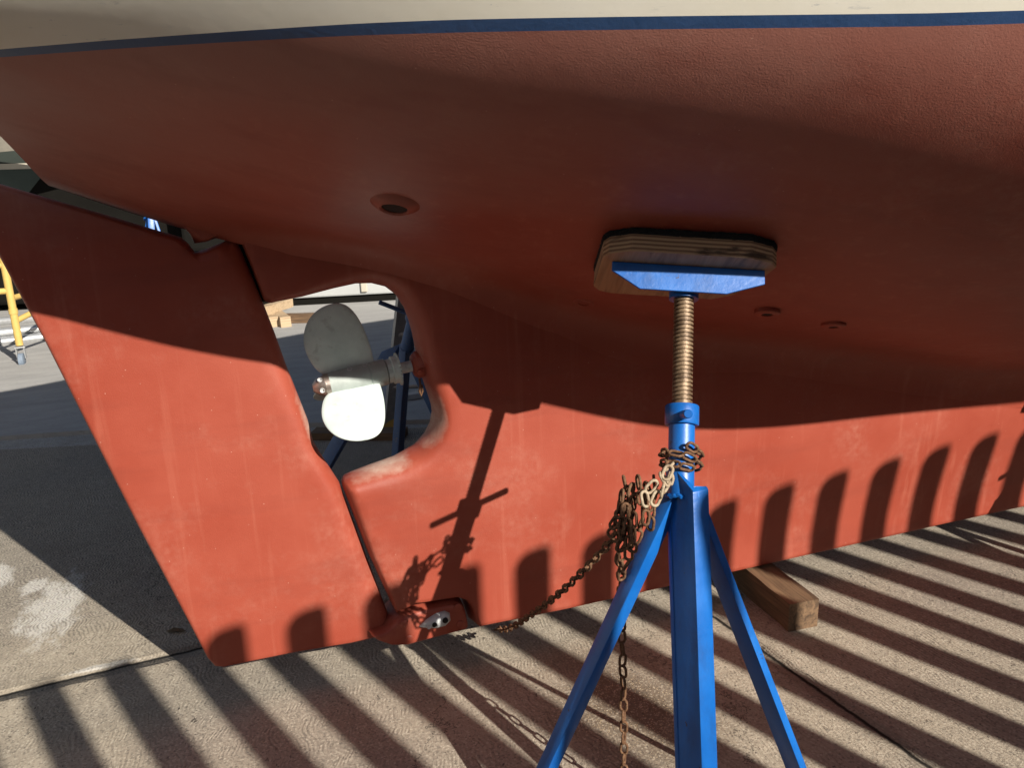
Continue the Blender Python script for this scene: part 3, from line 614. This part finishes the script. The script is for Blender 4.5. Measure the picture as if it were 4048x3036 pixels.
def run(parent, pts, pitch=.0255, roll0=0, jit=.12, me=LM, hint=V((0, 0, 1))):
    P = np.array([tuple(p) for p in pts], float); d = np.concatenate([[0], np.cumsum(np.linalg.norm(np.diff(P, axis=0), axis=1))]); sp = spline(d, P) if len(P) > 2 else (lambda t: P[0] + (P[1] - P[0]) * np.atleast_1d(t)[:, None] / d[-1])
    n = int(d[-1] / pitch); s = np.arange(n + 1) * pitch; q = sp(s); q1 = sp(s + .002); out = []
    for i in range(n):
        t = V(q1[i] - q[i]).normalized(); x, y, _ = frame(t, hint); a = math.radians(roll0 + 90 * (i % 2)) + random.uniform(-jit, jit)
        out.append(add_link(parent, V(q[i]), t + V([random.uniform(-jit, jit) * .5 for _ in range(3)]), x * math.cos(a) + y * math.sin(a), me))
    return out
CH = empty('chain', (.72, 1.27, .62), 'rusty chain wound round the blue stand with a bundle and a tail hanging down', 'chain', 'rusty securing chains')
fx, fy, _ = frame(SAX)
loop = []
for k in range(0, 43):                                             # two turns round the tube
    a = 2 * math.pi * k / 20 + 2.2; c = AP + SAX * (.100 - .0010 * k + .005 * math.sin(a + 1.0)); loop.append(c + (fx * math.cos(a) + fy * math.sin(a)) * .0335)
run(CH, loop, .0258, 20, .2)
pale = [[V((.722, 1.262, .752)), V((.700, 1.246, .742)), V((.680, 1.240, .728)), V((.668, 1.246, .700))], [V((.705, 1.244, .772)), V((.694, 1.238, .728)), V((.714, 1.244, .716))], [V((.716, 1.262, .775)), V((.700, 1.246, .758)), V((.706, 1.240, .740)), V((.690, 1.246, .735))], [V((.676, 1.250, .748)), V((.660, 1.245, .735)), V((.668, 1.240, .712)), V((.684, 1.246, .705))]]
for k, q in enumerate(pale): run(CH, q, .0270, 20 + 60 * k, .4, LMG)
for k, (x0, z0, x1, z1, y) in enumerate(((.660, .752, .640, .615, 1.268), (.650, .735, .622, .590, 1.278), (.672, .730, .648, .640, 1.256), (.645, .728, .606, .625, 1.292), (.666, .720, .655, .655, 1.248), (.632, .725, .600, .660, 1.282), (.690, .748, .664, .700, 1.266), (.640, .700, .628, .575, 1.262), (.655, .705, .650, .585, 1.288), (.622, .690, .616, .600, 1.272), (.680, .735, .668, .672, 1.272), (.648, .742, .634, .640, 1.300), (.630, .705, .606, .640, 1.262), (.664, .735, .640, .690, 1.284), (.642, .690, .640, .610, 1.252))):
    r = random.Random(k); run(CH, [V((x0, y, z0)), V((.5 * (x0 + x1) + r.uniform(-.012, .012), y - .014, .5 * (z0 + z1))), V((x1, y + .005, z1))], .0258, 35 * k, .45)
CH3 = empty('chain', (.67, 1.36, .02), 'single rusty chain tail hanging straight down behind the left leg of the stand', 'chain', 'rusty securing chains')
run(CH3, [V((.628, 1.292, .60)), V((.645, 1.318, .56)), V((.660, 1.345, .515)), V((.667, 1.36, .45)), V((.669, 1.36, .35)), V((.670, 1.36, .2)), V((.670, 1.36, .03))], .0262, 25, .14)
run(CH, [V((.634, 1.288, .605)), V((.640, 1.30, .565)), V((.646, 1.318, .53))], .0262, 70, .2)
CH2 = empty('chain', (.6, 1.6, .3), 'long taut rusty chain running from the stand down to the foot of the keel', 'chain', 'rusty securing chains')
run(CH2, [V((.626, 1.298, .640)), V((.618, 1.45, .494)), V((.612, 1.62, .347)), V((.606, 1.80, .204)), V((.603, 1.95, .098)), V((.60, 2.04, .052))], .0262, 0, .12)

# ------------------------------------------------------------------ keel blocks and small things on the ground
def timber(name, c, size, yaw, label, mat, group=None, tilt=0, cat='timber', irr=.004, bev=.006):
    bm = bmesh.new(); sx, sy, sz = size; r = random.Random(hash(label) % 999 if False else len(label)); NSEG = 10; rings = []
    for k in range(NSEG + 1):
        y = -sy / 2 + sy * k / NSEG; rings.append([bm.verts.new((a * sx / 2 + r.uniform(-irr, irr) * .5, y, b * sz / 2 + r.uniform(-irr, irr) * .5)) for a, b in ((-1, -1), (1, -1), (1, 1), (-1, 1))])
    for a, b in zip(rings, rings[1:]):
        for i in range(4): bm.faces.new((a[i], a[(i + 1) % 4], b[(i + 1) % 4], b[i]))
    bm.faces.new(rings[0][::-1]); bm.faces.new(rings[-1])
    ed = [e for e in bm.edges if len(e.link_faces) == 2 and e.calc_face_angle(0) > .8]
    bmesh.ops.bevel(bm, geom=ed, offset=bev, segments=3, affect='EDGES')
    o = mk(name, bm, mat, None, auto=40); o.location = V(c); o.rotation_euler = (tilt, 0, yaw); return tag(o, label, cat, group)
timber('keel_block', (1.462, 2.03, .0445), (.096, .52, .087), math.radians(-3.5), 'brown weathered timber block under the keel, sticking out beside the blue stand', M_TIMBER, 'blocks under the keel', bev=.010)
timber('keel_block', (3.6, 2.06, .0445), (.096, .6, .087), .03, 'timber block under the keel further forward', M_TIMBER, 'blocks under the keel')
bm = bmesh.new(); v = [bm.verts.new(p) for p in ((-.03, 0, .004), (-.008, .010, .010), (.018, .008, .006), (.034, -.004, .003), (.014, -.010, .008), (-.010, -.008, .004))]; bm.faces.new(v); bmesh.ops.solidify(bm, geom=list(bm.faces), thickness=.001)
o = mk('leaf', bm, M_LEAF); o.location = (-.273, 2.49, 0); o.rotation_euler.z = -.3; tag(o, 'single dry tan leaf lying on the concrete behind the rudder', 'leaf')

# ------------------------------------------------------------------ picket fence behind the camera (its shadow stripes the yard)
FE = empty('picket_fence', (2.07, -.83, 0), 'tall picket fence with round-shouldered boards standing behind the viewer', 'fence')
fd = V((.9944, .1056, 0)); fn = V((-fd.y, fd.x, 0)); pit = .1915; w_ = .099
for k in range(-12, 10):
    o0 = V((2.118, -.825, 0)) + fd * (k * pit); zt = 2.0 + random.uniform(-.004, .004); bm = bmesh.new()
    prof = [(0, .05), (w_, .05)] + [(w_ - .022 + .022 * math.cos(a), zt - .020 + .020 * math.sin(a)) for a in [i * math.pi / 2 / 6 for i in range(7)]] + [(w_ * .66 - w_ * .66 * math.sin(a), zt - .002 - .046 * (1 - math.cos(a))) for a in [i * math.pi / 2 / 7 for i in range(8)]]
    prism(bm, prof, o0, fd, V((0, 0, 1)), fn, .018); mk('picket', bm, M_FENCE, FE)
bm = bmesh.new(); box(bm, V((2.07, -.83, .535)) + fd * (4.5 * pit) + fn * .026, (40 * pit, .014, 1.03), fd, fn, V((0, 0, 1))); mk('added_kick_board', bm, M_FENCE, FE)  # added below the pickets to cut light bounced off the ground
for a, b in ((-46, -12), (10, 46)):                                # unseen close-boarded panels added either side to shade the ground
    bm = bmesh.new(); box(bm, V((2.118, -.825, 1.0)) + fd * ((a + b) / 2 * pit), ((b - a) * pit, .022, 2.0), fd, fn, V((0, 0, 1))); mk('added_board_panel', bm, M_FENCE, FE)
for z in (.32, 1.02):
    bm = bmesh.new(); box(bm, V((2.07, -.83, z)) + fd * (4.5 * pit) - fn * .022, (40 * pit, .038, .085), fd, fn, V((0, 0, 1))); mk('rail', bm, M_FENCE, FE)

# ------------------------------------------------------------------ the yard beyond
# steel barge: pale lower strake, hull above near-black to stand in for shade
BG = empty('steel_barge', (1, 10, 0), 'pale grey steel barge lying across the yard behind the propeller', 'barge')
bx = V((.9725, -.2329, 0)); by = V((.2329, .9725, 0)); o0 = V((.385, 9.28, 0))
def bbox_(name, a, b, c, d, z0, z1, mat, bev=.01):
    bm = bmesh.new(); box(bm, o0 + bx * ((a + b) / 2) + by * ((c + d) / 2) + V((0, 0, (z0 + z1) / 2)), (b - a, d - c, z1 - z0), bx, by); return mk(name, bm, mat, BG, bevel=bev)
bbox_('side_strake', -.9, 6.5, .06, .9, .105, .62, M_GREYSTEEL, .02)
bbox_('shadow_gap', -.8, 6.4, .10, .8, .02, .10, M_DARK)  # dark box stands in for the shadow gap under the barge
bbox_('hull_plating', -.95, 6.5, .5, 3.0, .63, 3.4, M_DARK, .04); bbox_('stern_plating', -7, -.95, .9, 3.0, .10, 3.2, M_DARK, .04)
bbox_('lug', 1.00, 1.07, .03, .06, .14, .36, M_CREAM)
# another laid-up boat further left
B2 = empty('laid_up_boat', (-4, 12, 0), 'dark green laid-up boat with teal bottom and cream line, behind the stern', 'boat')
secs = []
for x in np.linspace(-9, -1.45, 24):
    k = (x + 9) / 7.55; hbm = 1.6 * (1 - .55 * max(0, k - .45) ** 1.5 * 2.0); secs.append((x, hbm))
def b2(name, zz, mat):
    bm = bmesh.new(); g = []
    for x, hbm in secs:
        g.append([bm.verts.new((x, 11.6 - hbm * f, z)) for f, z in zz])
    for a, b in zip(g, g[1:]):
        for j in range(len(zz) - 1): bm.faces.new((a[j], b[j], b[j + 1], a[j + 1]))
    g2 = []
    for x, hbm in secs: g2.append([bm.verts.new((x, 11.6 + hbm * f, z)) for f, z in zz])
    for a, b in zip(g2, g2[1:]):
        for j in range(len(zz) - 1): bm.faces.new((a[j], a[j + 1], b[j + 1], b[j]))
    for e in (0, -1):
        for j in range(len(zz) - 1): bm.faces.new((g[e][j], g[e][j + 1], g2[e][j + 1], g2[e][j]))
    mk(name, bm, mat, B2, auto=40)
b2('hull_bottom', [(.05, .35), (.12, .75), (.5, 1.02), (.80, 1.30), (.93, 1.60)], M_TEAL)
b2('trim_line', [(.935, 1.60), (.95, 1.66)], M_CREAM)
b2('topsides', [(.945, 1.66), (.98, 1.95), (1.0, 2.5), (1.0, 3.0)], M_DKGREEN)
bm = bmesh.new()
for x0 in (-7.5, -5.6, -3.9, -2.5): prism(bm, [(0, 1.72), (1.1, 1.80), (1.5, 2.02), (.2, 2.04)], V((x0, 9.98, 0)), V((1, 0, 0)), V((0, 0, 1)), V((0, 1, 0)), .03)
mk('fender_board', bm, plain('tan_canvas', (.17, .155, .125), .8), B2)
# stack of lumber, each piece its own thing
for k, (x, y, z, sx, sy, sz, yw, lab) in enumerate(((.345, 8.22, .073, .085, .5, .095, .1, 'left pale block of the pair at the bottom of the lumber stack'), (.445, 8.15, .073, .095, .5, .095, .1, 'right pale block of the pair at the bottom of the lumber stack'), (.72, 8.06, .068, .09, .55, .085, 1.15, 'grey weathered timber lying right of the lumber stack'), (.405, 8.30, .165, .085, .6, .085, -.55, 'timber with dark end grain resting on the lumber stack'), (.30, 8.75, .215, .11, .75, .03, 1.75, 'thin pale board across the back of the lumber stack'))):
    timber('lumber', (x, y, z), (sx, sy, sz), yw, lab, M_LUMBER if k != 2 else M_TIMBER, 'lumber stacked behind the boat')
timber('plank', (.56, 4.22, .02), (.11, .5, .04), 1.1, 'dark plank lying flat on the ground behind the propeller', M_TIMBER)
# aluminium ladder leaning on the far side
LD = empty('ladder', (.73, 4.27, 0), 'aluminium ladder with yellow feet leaning behind the far stand', 'ladder')
for dx in (0, .42):
    bm = bmesh.new(); p0 = V((.735 + dx, 4.308 - dx * .25, .02)); p1 = V((.97 + dx, 3.48 - dx * .25, 2.3)); a = (p1 - p0).normalized(); x, y, z = frame(a); prism(bm, [(-.03, -.012), (.03, -.012), (.03, .012), (-.03, .012)], p0, x, y, a, (p1 - p0).length); r = mk('rail', bm, M_ALU, LD)
    bm = bmesh.new(); box(bm, p0 + V((0, 0, .01)), (.075, .05, .05)); mk('ladder_foot', bm, M_YEL, r, bevel=.008)
for k in range(7):
    t = .05 + k * .13; a = V((.735, 4.308, .02)).lerp(V((.97, 3.48, 2.3)), t + .05); b = a + V((.42, -.105, 0)); bm = bmesh.new(); tube(bm, [a, b], .016, 10); mk('rung', bm, M_ALU, LD, auto=40)
bm = bmesh.new(); box(bm, V((1.22, 4.80, .045)), (.62, .07, .035), V((.99, .12, 0)), V((-.12, .99, 0))); o = mk('metal_bar', bm, M_ALU, None, bevel=.004); tag(o, 'short silver metal bar lying on the ground right of the far stand', 'metal bar')
# yellow scaffold on castors
SC = empty('scaffold', (-1.9, 7.35, 0), 'yellow tubular scaffold frame on caster wheels behind the rudder', 'scaffold')
for x in (-1.60, -2.75):
    bm = bmesh.new(); tube(bm, [(x, 7.35, .17), (x, 7.35, 1.25)], .028, 14); tube(bm, [(x, 7.35, .42), (x, 7.35, .46)], .033, 14); p = mk('post', bm, M_YEL, SC, auto=40)
    bm = bmesh.new(); box(bm, V((x, 7.35, .155)), (.075, .06, .012)); box(bm, V((x - .028, 7.35, .11)), (.007, .05, .09)); box(bm, V((x + .028, 7.35, .11)), (.007, .05, .09)); f = mk('caster_fork', bm, M_ALU, SC, bevel=.003)
    bm = bmesh.new(); lathe(bm, V((x - .02, 7.33, .055)), V((1, 0, 0)), [(0, .046), (.004, .054), (.036, .054), (.04, .046)], 24); mk('caster_wheel', bm, M_RUBBER, SC, auto=40)
for z in (.60, .80):
    bm = bmesh.new(); tube(bm, [(-1.60, 7.35, z), (-2.75, 7.35, z)], .024, 12); mk('crossbar', bm, M_YEL, SC, auto=40)
for a, b in (((-1.60, 7.35, .36), (-.95, 8.25, .62)), ((-1.60, 7.35, .54), (-1.2, 8.6, .56)), ((-2.75, 7.35, .36), (-2.1, 8.3, .62))):
    bm = bmesh.new(); tube(bm, [a, b], .022, 12); mk('brace', bm, M_YEL, SC, auto=40)
for k, (x0, y0, x1, y1, z, lab) in enumerate(((-3.4, 8.15, -1.25, 8.55, .05, 'nearest aluminium pole lying on the ground behind the scaffold'), (-3.4, 8.28, -1.15, 8.66, .05, 'second aluminium pole lying behind the nearest one'), (-3.4, 8.22, -1.3, 8.62, .12, 'aluminium pole resting on top of the lower poles'), (-3.6, 9.9, -1.2, 9.7, .06, 'far aluminium pole lying along the dark boat'))):
    bm = bmesh.new(); tube(bm, [(x0, y0, z), (x1, y1, z)], .045, 14); o = mk('metal_pole', bm, M_ALU, None, auto=40); tag(o, lab, 'pole', 'aluminium poles on the ground')

# ------------------------------------------------------------------ sheds added round the yard, unseen, to cut sky light
M_CLAD = plain('white_bounce_cladding', (.74, .71, .65), .7, 0, .1, 1)  # white so the added shed bounces light onto the stern
def shed(x0, x1, y0, y1, h, ridge, label, mat=M_SHED):
    c = V(((x0 + x1) / 2, (y0 + y1) / 2, 0)); T = empty('added_shed', c, label, 'shed', 'added sheds out of view')
    bm = bmesh.new(); box(bm, c + V((0, 0, h / 2)), (x1 - x0, y1 - y0, h)); W = mk('wall', bm, mat, T)
    bm = bmesh.new(); lx = x1 - x0 >= y1 - y0; n = 'x' if lx else 'y'
    half = ((y1 - y0) if lx else (x1 - x0)) / 2 + .3; L = ((x1 - x0) if lx else (y1 - y0)) + .4
    ex, ey = (V((0, 1, 0)), V((1, 0, 0))) if lx else (V((1, 0, 0)), V((0, 1, 0)))
    prism(bm, [(-half, h - .02), (half, h - .02), (half, h + .06), (0, ridge), (-half, h + .06)], c - ey * (L / 2) + V((0, 0, 0)), ex, V((0, 0, 1)), ey, L); mk('roof', bm, M_ROOF, T)
    bm = bmesh.new()
    if lx: fy = y1 + .03 if c.y < 0 else y0 - .03; box(bm, V((c.x + 1, fy, 1.6)), (3.2, .06, 3.2))
    else: fx = x1 + .03 if c.x < 0 else x0 - .03; box(bm, V((fx, c.y, 1.6)), (.06, 3.2, 3.2))
    mk('door', bm, M_ROOF, T)
shed(-14, 26, -17, -9.6, 4.6, 5.4, 'long low grey shed added behind the viewer to cut low sky light')
shed(-17, -6.5, -8, 6, 5.0, 6.6, 'white shed added out of view to the left to bounce light onto the stern', M_CLAD)
shed(13, 24, -9, 14, 6.0, 8.0, 'grey shed added out of view to the right to block sky light')
shed(-16, 12, 19, 30, 5.0, 7.0, 'grey shed added across the far end to block sky light')
